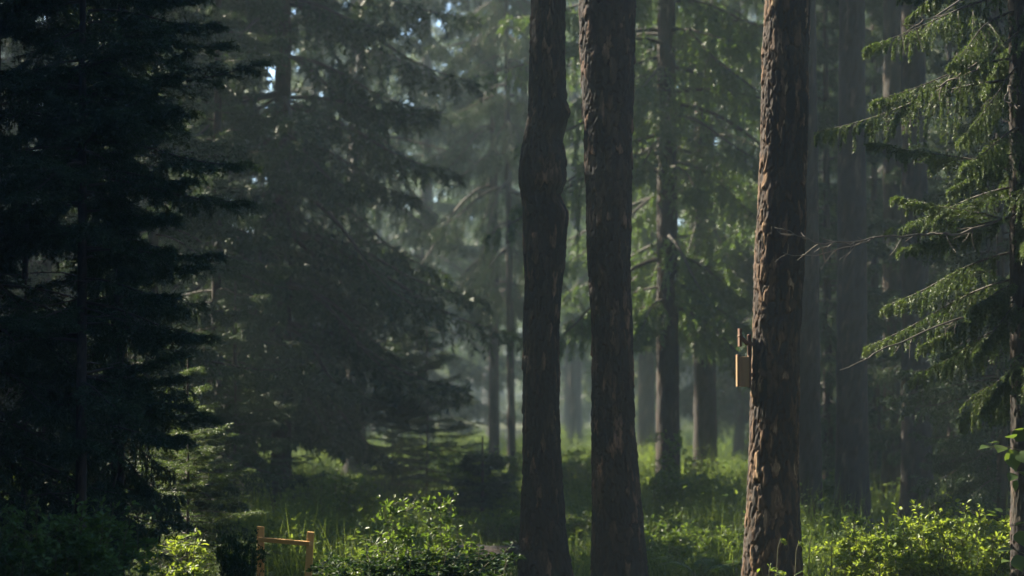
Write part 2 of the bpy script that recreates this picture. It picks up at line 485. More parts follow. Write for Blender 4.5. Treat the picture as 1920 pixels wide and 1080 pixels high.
C_MID = [crown(23, 9, .5, 1.75, 150, 22, 6, 4, .055, .014, droop=.45, tipup=.5, hang=.55, secr=.38, low=(-.25, .6), whorl=.36, thick=.009),
         crown(24, 9, .9, 1.55, 135, 22, 6, 4, .055, .014, droop=.35, tipup=.4, hang=.8, secr=.36, low=(-.15, .55), thick=.009)]
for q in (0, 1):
    dk = C_YOUNG[q].copy(); dk.materials[0] = M_SPRUCE; C_YOUNG.append(dk)  # needle colour darkened so these young spruces look shaded

def tree(name, label, px, Y, r, H, crown_me, cs=(1, 1), rz=0.0, group=None, cat='tree', lean=(0, 0), seg=40, dz=.06, bark=None, bend=0.0, plate=(.06, .16), depth=.008, flare=1.5, cz=0.0):
    x = at(px, 740, Y)[0]
    t = thing(name, label, cat, (x, Y, 0), group)
    mb = trunk_mb(straight_rows(r, H, flare, lean, bend, px), seg, dz, plate[0], plate[1], depth, seed=int(px) % 97)
    link('trunk', mb.mesh('trunk', [bark or M_BARKD], True), t)
    if crown_me is not None:
        link('crown', crown_me, t, (lean[0] * 6, lean[1] * 6, cz), rz, (cs[0], cs[0], cs[1]))
    return t

# ------------------------------------------------------------------ ground
def ground_h(x, y):
    return 0.10 * (vnoise(x * .35, y * .35, None, 2) - .5) + .05 * (vnoise(x * 1.3, y * 1.3, None, 3) - .5) + np.maximum(0, np.hypot(x, y - 30) - 60) * .01

def make_ground():
    m, nt, N, L, out = mat_new('forest_floor')
    tc = N.new('ShaderNodeTexCoord')
    n1 = N.new('ShaderNodeTexNoise'); n1.inputs['Scale'].default_value = .8; n1.inputs['Detail'].default_value = 8
    n2 = N.new('ShaderNodeTexNoise'); n2.inputs['Scale'].default_value = 22; n2.inputs['Detail'].default_value = 6
    for n_ in (n1, n2): L.new(tc.outputs['Object'], n_.inputs['Vector'])
    r1 = N.new('ShaderNodeValToRGB')
    r1.color_ramp.elements[0].position = .35; r1.color_ramp.elements[0].color = (.055, .040, .026, 1)
    r1.color_ramp.elements[1].position = .62; r1.color_ramp.elements[1].color = (.045, .065, .024, 1)
    L.new(n1.outputs['Fac'], r1.inputs['Fac'])
    mx = N.new('ShaderNodeMix'); mx.data_type = 'RGBA'; mx.blend_type = 'OVERLAY'; mx.inputs['Factor'].default_value = .8
    L.new(r1.outputs['Color'], mx.inputs['A']); L.new(n2.outputs['Color'], mx.inputs['B'])
    p = N.new('ShaderNodeBsdfPrincipled'); p.inputs['Roughness'].default_value = .95; p.inputs['Specular IOR Level'].default_value = .1
    L.new(mx.outputs['Result'], p.inputs['Base Color'])
    bp = N.new('ShaderNodeBump'); bp.inputs['Strength'].default_value = .8; bp.inputs['Distance'].default_value = .05
    L.new(n2.outputs['Fac'], bp.inputs['Height']); L.new(bp.outputs[0], p.inputs['Normal'])
    L.new(p.outputs[0], out.inputs['Surface'])
    xs = np.concatenate([np.linspace(-400, -30, 30), np.linspace(-28, 28, 140), np.linspace(30, 400, 30)])
    ys = np.concatenate([np.linspace(-300, -10, 20), np.linspace(-8, 80, 200), np.linspace(84, 600, 40)])
    X, Y = np.meshgrid(xs, ys)
    V = np.stack([X, Y, ground_h(X, Y)], -1)
    n, s = X.shape
    i, j = np.meshgrid(np.arange(n - 1), np.arange(s - 1), indexing='ij')
    F = np.stack([i * s + j, i * s + j + 1, (i + 1) * s + j + 1, (i + 1) * s + j], -1).reshape(-1, 4)
    mb = MB(); mb.add(V, F, 0, True)
    tag(link('ground', mb.mesh('ground', [m])), None, None, None, 'structure')
make_ground()

# ------------------------------------------------------------------ the three big larch trunks in front
def big_larch(name, label, edges, Y, H, seed, crown_rz, cz):
    """edges: (py, left px, right px) read off the photograph, turned into true radii at the trunk's distance"""
    rows = []
    b = at((edges[-1][1] + edges[-1][2]) / 2, edges[-1][0], Y)
    x0 = b[0]
    for py, l, r in edges:
        p = at((l + r) / 2, py, Y)
        rows.append((p[2], p[0] - x0, 0.0, (r - l) / 2 / FPX * Y))
    top = max(rows)
    zt = top[0]
    rows += [(zt + (H - zt) * k, top[1] * (1 + .1 * k), 0, top[3] * (1 - .85 * k)) for k in (.25, .5, .75, 1)]
    low = min(rows)
    if low[0] > -.2: rows.append((-.3, low[1], 0, low[3] * 1.25))
    t = thing(name, label, 'tree', (x0, Y, 0), 'tall bare larch trunks in the foreground')
    split = zt + .3
    zz = sorted(rows)
    mb = trunk_mb(zz, 150, .010, .046, .13, .0115, seed=seed)
    link('trunk', mb.mesh('trunk', [M_BARKC if Y < 18 else M_BARK], True), t)  # sunlit copy on the birdhouse trunk, shaded copy on the centre pair
    link('crown', C_HIGH, t, (top[1], 0, cz), crown_rz, (1.15, 1.15, 1.1))
    return t

A_E = [(0, 995, 1061), (100, 993, 1060), (190, 991, 1062), (212, 990, 1070), (228, 987, 1064), (262, 980, 1055), (300, 974, 1062), (340, 974, 1062),
       (366, 978, 1051), (398, 981, 1066), (450, 980, 1062), (490, 983, 1061), (525, 985, 1054), (600, 981, 1050), (750, 980, 1049), (860, 980, 1052),
       (950, 977, 1058), (1020, 973, 1064), (1080, 970, 1074), (1110, 964, 1088), (1130, 955, 1104)]
B_E = [(0, 1086, 1191), (100, 1087, 1190), (200, 1091, 1188), (270, 1096, 1186), (350, 1098, 1185), (450, 1100, 1183), (540, 1104, 1183), (620, 1109, 1187),
       (700, 1110, 1188), (800, 1110, 1191), (900, 1110, 1199), (1000, 1109, 1207), (1080, 1108, 1216), (1110, 1104, 1226), (1130, 1098, 1238)]
C_E = [(0, 1434, 1519), (100, 1430, 1516), (200, 1427, 1515), (300, 1424, 1512), (400, 1419, 1510), (500, 1414, 1508), (560, 1413, 1504), (640, 1411, 1500),
       (750, 1408, 1498), (850, 1404, 1497), (930, 1401, 1500), (1000, 1396, 1502), (1080, 1391, 1505), (1120, 1386, 1511), (1150, 1378, 1520)]
big_larch('larch_tree', 'dark bare trunk with a swollen kinked middle, beside a straighter thick trunk', A_E, 19.4, 24, 31, .4, 2.5)
big_larch('larch_tree', 'thick straight scaly trunk just right of the swollen kinked trunk', B_E, 18.9, 25, 47, 2.0, 2.0)
c_larch = big_larch('larch_tree', 'red brown scaly trunk with a sunlit left edge and small wooden birdhouse', C_E, 17.0, 24, 63, 4.0, 2.0)

# ------------------------------------------------------------------ other trees: (label, px, distance, radius, height, crown ...)
G_R = 'bare trunks standing behind the right foreground'
tree('spruce_tree', 'dark slim trunk showing as a strip right behind the trunk with the birdhouse', 1514, 24.0, .145, 19, C_HIGH, (.8, 1), 1.0, G_R)
tree('spruce_tree', 'straight dark trunk rising behind the left end of the sunlit yellow bush', 1596, 25.6, .185, 21, C_HIGH, (1.1, 1.05), 2.2, G_R, lean=(.006, 0))
tree('spruce_tree', 'paler broad trunk overlapped by a darker trunk behind the sunlit bush', 1684, 33.0, .23, 21, C_HIGH, (1, 1.05), 3.3, G_R)
tree('spruce_tree', 'darker of the two overlapping trunks behind the middle of the sunlit bush', 1718, 28.5, .19, 21, C_HIGH, (1, 1.0), 4.9, G_R)
tree('spruce_tree', 'dark trunk behind the right end of the bush, beside the near spruce trunk', 1873, 26.5, .15, 20, C_HIGH, (1, 1), .3, G_R)
G_L = 'hazy larches between the thick trunk and the birdhouse trunk'
tree('larch_tree', 'hazy larch with moss and ferns at its foot, right of the thick trunk', 1252, 31.0, .165, 21, C_LARCH[0], (1, 1), .7, G_L, plate=(.08, .2))
tree('larch_tree', 'hazy larch with feathery green crown, left of the birdhouse trunk', 1322, 35.0, .185, 21, C_LARCH[1], (1.1, 1), 2.1, G_L)
tree('slender_tree', 'thin hazy trunk left of the swollen trunk, the further left of two', 926, 42, .10, 17, C_DROOP, (.55, .80), .2, 'thin hazy trunks left of the swollen trunk')
tree('slender_tree', 'thin leaning hazy trunk close beside the swollen trunk', 960, 40, .075, 15, C_DROOP, (.42, .78), 1.2, 'thin hazy trunks left of the swollen trunk', lean=(-.012, 0))
G_D = 'dark spruces on the left side'
tree('spruce_tree', 'big dark spruce with drooping layered boughs behind the yellow fence', 528, 31, .14, 21, C_FULL[0], (1.1, 1), .5, G_D)
tree('spruce_tree', 'tall hazy spruce with long sloping boughs left of the swollen trunk', 668, 44, .20, 23, C_DROOP, (1.25, 1), 1.7, G_D)
tree('spruce_tree', 'dark spruce between the near left spruce and the big drooping spruce', 395, 33, .17, 19, C_FULL[1], (1.15, 1), 2.9, G_D)
tree('spruce_tree', 'brown bare trunk behind the near left spruce with its thin stem', 240, 28.5, .125, 19, C_HIGH, (1, 1), 3.9, G_D, lean=(.008, 0))
tree('spruce_tree', 'dark spruce at the left edge, behind the near young spruce', 30, 34, .17, 19, C_FULL[0], (1, .95), 4.4, G_D)
G_M = 'hazy spruces in the middle distance'
mid = [('hazy spruce filling the gap left of the two thin trunks', 800, 58, C_FULL[1], 1.2, 'a'), ('pale hazy spruce behind the two thin trunks', 925, 72, C_LARCH[0], 1.1, 'a'),
       ('pale spruce seen through the gap between the swollen and thick trunks', 1078, 66, C_LARCH[1], 1.0, 'a'), ('hazy spruce just right of the thick straight trunk', 1212, 50, C_LARCH[1], 1.1, 'a'),
       ('hazy spruce showing left of the birdhouse trunk', 1392, 52, C_FULL[1], 1.1, 'a'), ('hazy spruce behind the dark strip trunk', 1545, 46, C_FULL[0], .95, 'a'),
       ('hazy spruce behind the two overlapping trunks', 1655, 52, C_FULL[1], 1.1, 'a'), ('hazy spruce behind the near right spruce boughs', 1790, 42, C_FULL[0], 1.0, 'a'),
       ('hazy spruce at the right edge behind the near spruce trunk', 1905, 48, C_FULL[1], 1.0, 'a'), ('hazy spruce behind the near left spruce stem', 150, 52, C_FULL[1], 1.1, 'a'),
       ('hazy spruce behind the brown bare trunk', 300, 60, C_FULL[0], 1.0, 'a'), ('hazy spruce behind the big drooping spruce', 590, 64, C_FULL[1], 1.1, 'a')]
for q, (lab, px, Y, cm, cs, _) in enumerate(mid):
    tree('spruce_tree', lab, px, Y, .20, 21, cm, (cs, 1 + .05 * (q % 3)), q * 1.3, G_M, seg=20, dz=.15)

def young(label, px, Y, H, wide, k, rz, group='young spruces in the undergrowth'):
    t = thing('young_spruce', label, 'young tree', (at(px, 740, Y)[0], Y, 0), group)
    mb = MB(); mb.chain([(0, 0, -.1), (0.01, 0, H * .5), (0, 0, H * .98)], .006 + .006 * H, .003, 0, 7)
    link('trunk', mb.mesh('trunk', [M_TWIG]), t)
    link('crown', C_TINY if k < 0 else C_YOUNG[k], t, (0, 0, 0), rz, (wide, wide, H / (1.0 if k < 0 else 3.0)))
    return t
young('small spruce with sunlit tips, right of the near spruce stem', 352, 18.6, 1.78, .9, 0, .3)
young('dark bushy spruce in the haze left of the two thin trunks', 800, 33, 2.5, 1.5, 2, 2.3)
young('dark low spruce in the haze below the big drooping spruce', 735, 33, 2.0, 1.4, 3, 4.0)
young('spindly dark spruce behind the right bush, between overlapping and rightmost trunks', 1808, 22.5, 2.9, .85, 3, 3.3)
def mid_spruce(label, px, Y, H, w, k, rz, group):
    t = thing('spruce_tree', label, 'tree', (at(px, 740, Y)[0], Y, 0), group)
    mb = trunk_mb(straight_rows(.012 * H * .7, H * 1.02, 1.3), 20, .08, .04, .10, .003, int(px) % 31)
    link('trunk', mb.mesh('trunk', [M_BARKD], True), t)
    link('crown', C_MID[k], t, (0, 0, 0), rz, (w, w, H / 9.0))
for lab, px, Y, h, w, k in (('dark spruce filling the space right behind the birdhouse trunk', 1552, 30, 8.5, .9, 1), ('dark spruce between the straight trunk and the two overlapping trunks', 1642, 35, 9.5, 1.1, 0),
                            ('dark spruce just right of the two overlapping trunks', 1785, 31, 8.5, 1.0, 1), ('dark spruce crowding the near right spruce trunk from behind', 1878, 22, 7.0, .8, 1)):
    mid_spruce(lab, px, Y, h, w, k, px * .7, 'dark spruces among the right trunks')
for q, (lab, px, Y, h, w, k) in enumerate((('narrow dark spruce just right of the thin bare stem', 222, 16.5, 6.5, .5, 1), ('dark spruce cut by the left edge, beside the near spruce', -15, 16.0, 7.5, .85, 0), ('slim dark spruce seen through the near left spruce boughs', 85, 24.5, 9.0, 1.0, 1),
                                  ('dark spruce just right of the near left spruce', 285, 22.0, 8.0, .9, 0), ('dark spruce filling the gap left of the big drooping spruce', 405, 26.5, 9.0, 1.0, 1))):
    mid_spruce(lab, px, Y, h, w, k, q * 1.7, 'dense dark spruces behind the near left spruce')
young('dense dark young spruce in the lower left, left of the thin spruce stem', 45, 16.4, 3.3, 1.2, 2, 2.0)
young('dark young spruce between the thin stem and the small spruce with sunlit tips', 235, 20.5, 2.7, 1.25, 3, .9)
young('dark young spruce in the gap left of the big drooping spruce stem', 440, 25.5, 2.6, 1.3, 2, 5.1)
young('low hazy spruce right beside the swollen trunk, on the left', 905, 28, .85, 1.6, -1, 5.3)

# ------------------------------------------------------------------ near left spruce: thin stem, dark flat boughs
def near_left():
    Y = 15.0
    x = at(152, 740, Y)[0]
    t = thing('young_spruce', 'near dark spruce with a thin bare stem and wide flat boughs', 'young tree', (x, Y, 0))
    mb = trunk_mb([(-.2, 0, 0, .05), (0, 0, 0, .042), (1, .005, 0, .036), (2.5, 0, 0, .030), (4, -.01, 0, .022), (6, 0, 0, .012), (7.5, 0, 0, .004)], 20, .03, .02, .05, .002, 5)
    link('trunk', mb.mesh('trunk', [M_BARKD], True), t)
    rng = np.random.default_rng(77)
    c = MB()
    nb = 96
    z = np.concatenate([rng.uniform(2.9, 4.7, 56), rng.uniform(4.7, 7.2, 16), rng.uniform(1.2, 2.9, 24)])
    L = np.where(z > 3.0, 1.10 - (z - 3.0) * .16, .8) * rng.uniform(.65, 1.1, nb)
    az = rng.uniform(0, 2 * np.pi, nb)
    for q, (zz, ll, aa) in enumerate([(3.55, 1.15, -.15), (3.25, 1.05, .1), (3.95, .9, .2), (3.35, 1.0, -.6), (3.05, .75, -.3), (3.6, 1.0, 3.3), (2.2, .85, -.1), (1.95, .9, 3.0), (2.65, .7, 2.6)]):
        z[q], L[q], az[q] = zz, ll, aa
    el = rng.normal(.12, .12, nb)
    base = np.stack([np.cos(az) * .03, np.sin(az) * .03, z], -1)
    boughs(c, rng, base, az, L, el, np.full(nb, .3) * rng.uniform(.5, 1.5, nb), np.full(nb, .35), 26, 7, 6, .034, .0085, secr=.42, hang=.22, hang2=.12, thick=.009)
    link('crown', c.mesh('crown', [M_SPRUCE, M_TWIG]), t)
    for q in range(16):
        d = MB()
        zz, aa, ll = rng.uniform(.9, 3.0), rng.uniform(0, 6.28), rng.uniform(.25, .7)
        p = np.array([0, 0, zz]); pts = [p]
        for k in range(5):
            p = p + dirv(aa + rng.normal(0, .2), rng.normal(-.05, .15)) * ll / 5; pts.append(p)
        d.chain(pts, .006, .0015, 0, 4)
        for w in range(4):
            k = rng.integers(1, 5)
            a2 = aa + rng.choice([-1, 1]) * rng.uniform(.6, 1.2)
            d.chain([pts[k], pts[k] + dirv(a2, rng.normal(-.2, .2)) * .12], .003, .001, 0, 3)
        link('dead_branch', d.mesh('dead_branch', [M_TWIG]), t)
near_left()

# ------------------------------------------------------------------ near right spruce: boughs with hanging twigs
def near_right():
    Y = 16.2
    b = at(1919, 740, Y)
    t = thing('spruce_tree', 'near spruce at the right edge with sunlit boughs of hanging twigs', 'tree', (b[0], Y, 0))
    mb = trunk_mb(straight_rows(.098, 17, 1.4), 80, .016, .03, .07, .006, 8)
    link('trunk', mb.mesh('trunk', [M_BARKD], True), t)
    rng = np.random.default_rng(5)
    c = MB()
    O = np.array([b[0], Y, 0])
    # (root py, tip px, tip py, tip distance)
    spec = [(285, 1752, 352, 15.9), (548, 1742, 640, 15.9), (560, 1840, 655, 15.85), (410, 1712, 455, 16.0), (530, 1800, 575, 16.0), (150, 1530, 232, 16.9), (110, 1640, 180, 15.8), (-10, 1655, 70, 15.7),
            (330, 1640, 262, 16.6), (470, 1655, 565, 16.9), (520, 1640, 640, 17.0), (240, 1850, 300, 15.2), (20, 1760, 110, 15.3), (-60, 1700, -10, 16.5), (600, 1720, 700, 16.8),
            (430, 1690, 365, 16.8), (350, 1690, 420, 17.2), (120, 1800, 250, 15.4), (660, 1850, 760, 15.9), (-130, 1690, 20, 16.6)]
    base, az, L, el, dr = [], [], [], [], []
    for ry, tx, ty, tY in spec:
        r0 = at(1919, ry, Y) - O; r0[0] = 0; r0[1] = 0
        tp = at(tx, ty, tY) - O
        v = tp - r0
        base.append(r0); az.append(math.atan2(v[1], v[0])); L.append(np.linalg.norm(v) * 1.03)
        el.append(math.asin(v[2] / np.linalg.norm(v)) + .22); dr.append(.36)
    n2 = 125
    z2 = np.concatenate([rng.uniform(1.7, 5.2, 95), rng.uniform(5.2, 15.5, n2 - 95)])
    base += [np.array([0, 0, z]) for z in z2]
    az += list(rng.uniform(-1.7, 1.9, n2)); L += list((1.55 - z2 * .085) * rng.uniform(.4, 1.0, n2)); el += list(rng.normal(.05, .15, n2)); dr += [.5] * n2
    base, az, L, el, dr = map(np.array, (base, az, L, el, dr))
    boughs(c, rng, base, az, L, el, dr, np.full(len(L), .15), 36, 9, 6, .025, .0062, secr=.30, hang=.80, hang2=.30, sec_min=.07, thick=.006, n_need=3)
    link('crown', c.mesh('crown', [M_SPRUCEL, M_TWIG]), t)
    def dead(pts, r0, r1, twigs):
        d = MB()
        P = np.array([at(*p) - O for p in pts])
        tt = np.linspace(0, len(P) - 1, (len(P) - 1) * 5 + 1)
        Q = np.stack([np.interp(tt, np.arange(len(P)), P[:, i]) for i in range(3)], -1) + rng.normal(0, .006, (len(tt), 3))
        d.chain(Q, r0, r1, 0, 6)
        for _ in range(twigs):
            k = rng.integers(2, len(Q) - 1)
            v = unit(Q[k] - Q[k - 1]); p = Q[k]; pp = [p]
            dd = unit(v * .6 + rng.normal(size=3) * .6 + np.array([0, 0, -.25])); ln = rng.uniform(.05, .2)
            for s in range(3):
                p = p + unit(dd + rng.normal(size=3) * .25) * ln / 3; pp.append(p)
            d.chain(pp, r1 * 1.1, r1 * .4, 0, 4)
        link('dead_branch', d.mesh('dead_branch', [M_TWIGP]), t)
    dead([(1919, 395, 16.2), (1800, 440, 15.7), (1722, 440, 15.4), (1640, 446, 15.3), (1545, 458, 15.2), (1500, 443, 15.1), (1470, 428, 15.1)], .010, .003, 24)
    dead([(1640, 448, 15.3), (1580, 466, 15.3), (1520, 480, 15.2), (1465, 474, 15.2)], .005, .002, 8)
    dead([(1919, 55, 16.2), (1840, 113, 15.6), (1762, 163, 15.4)], .010, .006, 4)
    dead([(1919, 175, 16.2), (1892, 160, 15.8), (1885, 188, 15.7), (1908, 204, 15.6)], .008, .004, 4)
    dead([(1919, 560, 16.2), (1760, 610, 15.9), (1640, 665, 15.7), (1575, 695, 15.7)], .009, .003, 10)
    dead([(1919, -60, 16.2), (1800, 5, 15.7), (1740, 35, 15.5), (1700, 60, 15.5)], .010, .003, 6)
near_right()

# ------------------------------------------------------------------ shrubs and small plants
def shrub_mesh(seed, H, Rad, nstem, nleaf, ll, lw, mats, spread=.5, shoots=0, flat=.55, low=0.15):
    rng = np.random.default_rng(seed)
    st, lf = MB(), MB()
    a0 = rng.uniform(0, 6.28, nstem)
    paths = []
    for q in range(nstem):
        h = H * rng.uniform(.6, 1.0)
        if q < shoots: h = H * rng.uniform(1.15, 1.35)
        r = Rad * math.sqrt(rng.uniform(0, 1)) * (0.5 if q < shoots else 1)
        p0 = np.array([math.cos(a0[q]) * r * .45, math.sin(a0[q]) * r * .45, -.05])
        pts = [p0]
        for s in range(1, 7):
            t = s / 6
            pts.append(p0 + np.array([math.cos(a0[q]) * r * spread * t ** 1.3, math.sin(a0[q]) * r * spread * t ** 1.3, h * t * (1 - .12 * t * spread)]) + rng.normal(0, .018, 3))
        pts = np.array(pts)
        st.chain(pts, .006, .0015, 0, 4)
        paths.append(pts)
        for b in range(5):
            k = rng.integers(2, 6)
            a2 = rng.uniform(0, 6.28)
            ln = h * rng.uniform(.12, .28)
            e = rng.uniform(.1, .9)
            bp = np.array([pts[k] + dirv(a2, e - .3 * s) * ln * s / 3 for s in range(4)])
            st.chain(bp, .0025, .001, 0, 3)
            paths.append(bp)
    for q in range(nleaf // 8):
        pts = paths[rng.integers(len(paths))]
        tt = rng.uniform(low, 1, 8) ** .8 * (len(pts) - 1)
        k = np.minimum(tt.astype(int), len(pts) - 2)
        f = (tt - k)[:, None]
        P = pts[k] * (1 - f) + pts[k + 1] * f
        D = dirv(rng.uniform(0, 6.28, 8), rng.normal(.25, .45, 8))
        lf.leaves(P + D * .012, D, ll * rng.uniform(.6, 1.25, 8), lw * rng.uniform(.6, 1.25, 8), rng, 0, flat)
    return st.mesh('stems', [M_STEM]), lf.mesh('foliage', mats)

def shrub(name, label, cat, px, Y, meshes, rz, s=(1, 1), group=None):
    t = thing(name, label, cat, (at(px, 740, Y)[0], Y, 0), group)
    link('stems', meshes[0], t, (0, 0, 0), rz, (s[0], s[0], s[1]))
    link('foliage', meshes[1], t, (0, 0, 0), rz, (s[0], s[0], s[1]))
    return t

S_DARK = shrub_mesh(1, 1.15, .62, 34, 7000, .050, .026, [M_LEAFD])
S_MID = shrub_mesh(2, .72, .50, 30, 6000, .040, .022, [M_LEAF], shoots=0)
S_DEEP = (S_MID[0], S_MID[1].copy()); S_DEEP[1].materials[0] = M_LEAFDEEP  # copy of the mid shrub with shade put into its leaf colour
S_SHOOT = shrub_mesh(3, .80, .40, 16, 1300, .050, .027, [M_LEAF], shoots=3)
S_SUN = shrub_mesh(4, .82, .52, 40, 8000, .036, .021, [M_LEAFY], spread=.55)
S_SEED = shrub_mesh(5, .75, .22, 9, 700, .048, .030, [M_LEAFY])
G_S = 'dark leafy shrubs along the lower left'
shrub('shrub', 'dark leafy shrub in the lower left corner', 'shrub', 25, 13.6, S_DARK, .2, (1, 1.02), G_S)
shrub('shrub', 'dark leafy shrub below the near spruce stem', 'shrub', 150, 14.0, S_DARK, 1.7, (1.0, .98), G_S)
shrub('shrub', 'dark leafy shrub left of the small sunlit sapling', 'shrub', 240, 13.8, S_DARK, 3.1, (.62, .66), G_S)
shrub('leafy_sapling', 'small sapling with bright sunlit leaves left of the yellow fence', 'sapling', 345, 17.6, S_SEED, .5, (1.15, .95))
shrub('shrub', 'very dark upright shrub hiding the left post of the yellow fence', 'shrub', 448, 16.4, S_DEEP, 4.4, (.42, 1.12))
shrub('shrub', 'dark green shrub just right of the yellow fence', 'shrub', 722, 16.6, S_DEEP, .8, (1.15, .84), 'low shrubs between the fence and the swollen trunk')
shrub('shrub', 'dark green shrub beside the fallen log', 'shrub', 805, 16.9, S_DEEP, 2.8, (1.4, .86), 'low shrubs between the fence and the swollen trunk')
shrub('leafy_sapling', 'taller leafy shoot rising above the shrub beside the fallen log', 'sapling', 826, 16.9, S_SHOOT, 4.1, (.9, 1.06), 'leafy shoots above the low shrubs')
shrub('leafy_sapling', 'leafy shoot leaning left above the shrub near the fence', 'sapling', 742, 16.8, S_SHOOT, 1.1, (.9, 1.03), 'leafy shoots above the low shrubs')
shrub('shrub', 'sunlit yellow green bush, the larger right half of the bright clump', 'shrub', 1795, 16.7, S_SUN, .4, (1.12, 1.22), 'sunlit bushes in front of the right trunks')
shrub('shrub', 'greener left half of the bright bush beside the birdhouse trunk', 'shrub', 1665, 17.0, S_SUN, 2.6, (1.0, .98), 'sunlit bushes in front of the right trunks')
shrub('leafy_sapling', 'small leafy shoot against the straight dark trunk', 'sapling', 1612, 18.6, S_SHOOT, 2.0, (.5, .78))
shrub('leafy_sapling', 'small pale leaved seedling at the foot of the birdhouse trunk', 'sapling', 1448, 15.8, S_SEED, 3.0, (.8, .70))
shrub('leafy_sapling', 'leafy mossy shoot at the foot of the hazy larch', 'sapling', 1262, 28, S_SHOOT, 3.6, (1.2, 1.4))

for q, (px, Y, sc_, lab) in enumerate([(1310, 26.0, 1.25, 'leafy shrub in front of the feathery hazy larch'), (615, 25.5, 1.3, 'leafy shrub in the haze right of the yellow fence'), (905, 31, 1.5, 'dark hazy shrub behind the fallen log'),
                                       (1085, 33, 1.5, 'pale hazy shrub between the swollen and thick trunks'), (1535, 27, 1.3, 'leafy shrub between the dark strip trunk and the straight trunk'), (70, 22, 1.7, 'leafy shrub in the haze behind the lower left shrubs')]):
    shrub('shrub', lab, 'shrub', px, Y, S_MID, q * 1.9, (sc_, sc_), 'leafy shrubs further back under the trees')

def herb_mesh(seed):
    return shrub_mesh(seed, .52, .55, 46, 4200, .055, .026, [M_LEAF], spread=.5)
S_HERB = herb_mesh(9)
for q, (px, Y, s, lab) in enumerate([(1270, 22.5, 1.0, 'low herb clump right of the thick trunk foot'), (1345, 24.0, 1.05, 'low herb clump left of the birdhouse trunk foot'),
                                     (1225, 21.0, .8, 'low herb clump touching the thick trunk foot'), (1385, 21.5, .9, 'low herb clump beside the sunlit edge of the birdhouse trunk'),
                                     (1082, 25, .9, 'low herb clump between the feet of the swollen and thick trunks'), (1545, 21.5, .9, 'low herb clump between the birdhouse trunk and the bush'),
                                     (640, 22.5, .95, 'sunlit herb clump right of the yellow fence post'), (545, 22.5, .9, 'sunlit herb clump seen through the yellow fence'),
                                     (930, 24.5, .9, 'hazy herb clump behind the fallen log'), (1330, 28, 1.1, 'herb clump at the foot of the feathery hazy larch')]):
    shrub('herb_clump', lab, 'plant', px, Y, S_HERB, q * 1.1, (s, s), 'low herb clumps on the forest floor')

# grass stalks with nodding heads at the foot of the birdhouse trunk
def stalk(label, px, py, Y, lean):
    tip = at(px, py, Y)
    h = tip[2]
    t = thing('grass_stalk', label, 'grass stalk', (tip[0] - lean * .6, Y, 0), 'tall grass stalks beside the birdhouse trunk')
    m, g = MB(), MB()
    P = [np.array([0, 0, -.03]), np.array([lean * .1, 0, h * .5]), np.array([lean * .35, 0, h * .9]), np.array([lean * .7, 0, h]), np.array([lean * 1.1, 0, h * .99]), np.array([lean * 1.35, 0, h * .95])]
    m.chain(P, .0035, .002, 0, 5)
    rng = np.random.default_rng(int(px))
    link('stem', m.mesh('stem', [M_STEM]), t)
    Q = np.array(P[3:]); tt = rng.uniform(0, 2, 110); k = np.minimum(tt.astype(int), 1); f = (tt - k)[:, None]
    pts = Q[k] * (1 - f) + Q[k + 1] * f
    D = unit(np.array([lean, 0, -.03]) + rng.normal(size=(110, 3)) * .05)
    g.needles(pts, D, .022, .008, rng, 0)
    g.sticks(Q[:-1], Q[1:], .006, .004, 0, 6)
    link('seed_head', g.mesh('seed_head', [M_LEAFY]), t)
    b = MB()
    for s in range(3):
        a = rng.uniform(0, 6.28); p = np.array([0, 0, h * (.1 + .2 * s)]); pp = [p + dirv(a, 1.1 - .5 * i) * .07 * i for i in range(5)]
        pp = np.array(pp); sd = np.array([-math.sin(a), math.cos(a), 0]) * .005
        w = np.array([1, 1, .9, .6, .1])[:, None]
        V = np.concatenate([pp - sd * w, pp + sd * w]); b.add(V, [[i, i + 1, i + 6, i + 5] for i in range(4)], 0, True)
    link('blade', b.mesh('blade', [M_LEAF]), t)
stalk('nodding grass stalk against the left half of the birdhouse trunk', 1462, 1012, 16.2, .05)
stalk('nodding grass stalk against the right half of the birdhouse trunk', 1496, 1018, 16.1, .045)
stalk('nodding grass stalk in front of the dark strip trunk', 1522, 1000, 16.6, .05)
stalk('upright grass stalk between the dark strip trunk and the bush', 1563, 985, 16.8, .04)

# fern fronds in front of the herb clump
def fern(label, px, Y, H, seed):
    rng = np.random.default_rng(seed)
    t = thing('fern', label, 'fern', (at(px, 740, Y)[0], Y, 0), 'ferns between the thick trunk and birdhouse trunk')
    for q in range(8):
        mb = MB()
        a = q * .785 + rng.normal(0, .2); n = 22; p = np.array([0, 0, 0.0]); L = H * 1.35 * rng.uniform(.8, 1.1)
        pts = [p]; ds = []
        for s in range(n):
            d = dirv(a, 1.25 - 1.75 * s / n); ds.append(d); p = p + d * L / n; pts.append(p)
        mb.chain(pts, .003, .001, 0, 4)
        for s in range(4, n):
            w = .11 * math.sin(math.pi * min(1, (n - s) / n * .95 + .05)) ** .8 * H / .5 * (1 if s > 7 else .6)
            for sg in (-1, 1):
                dd = dirv(a + sg * 1.15, -.15)
                mb.leaves(np.array([pts[s]]), dd[None], w, w * .28, rng, 1, .9)
        link('frond', mb.mesh('frond', [M_STEM, M_LEAF]), t)
fern('arching fern low in front, midway between the thick and birdhouse trunks', 1312, 19.2, .42, 3)
fern('arching fern next to the sunlit edge of the birdhouse trunk', 1372, 19.6, .44, 4)

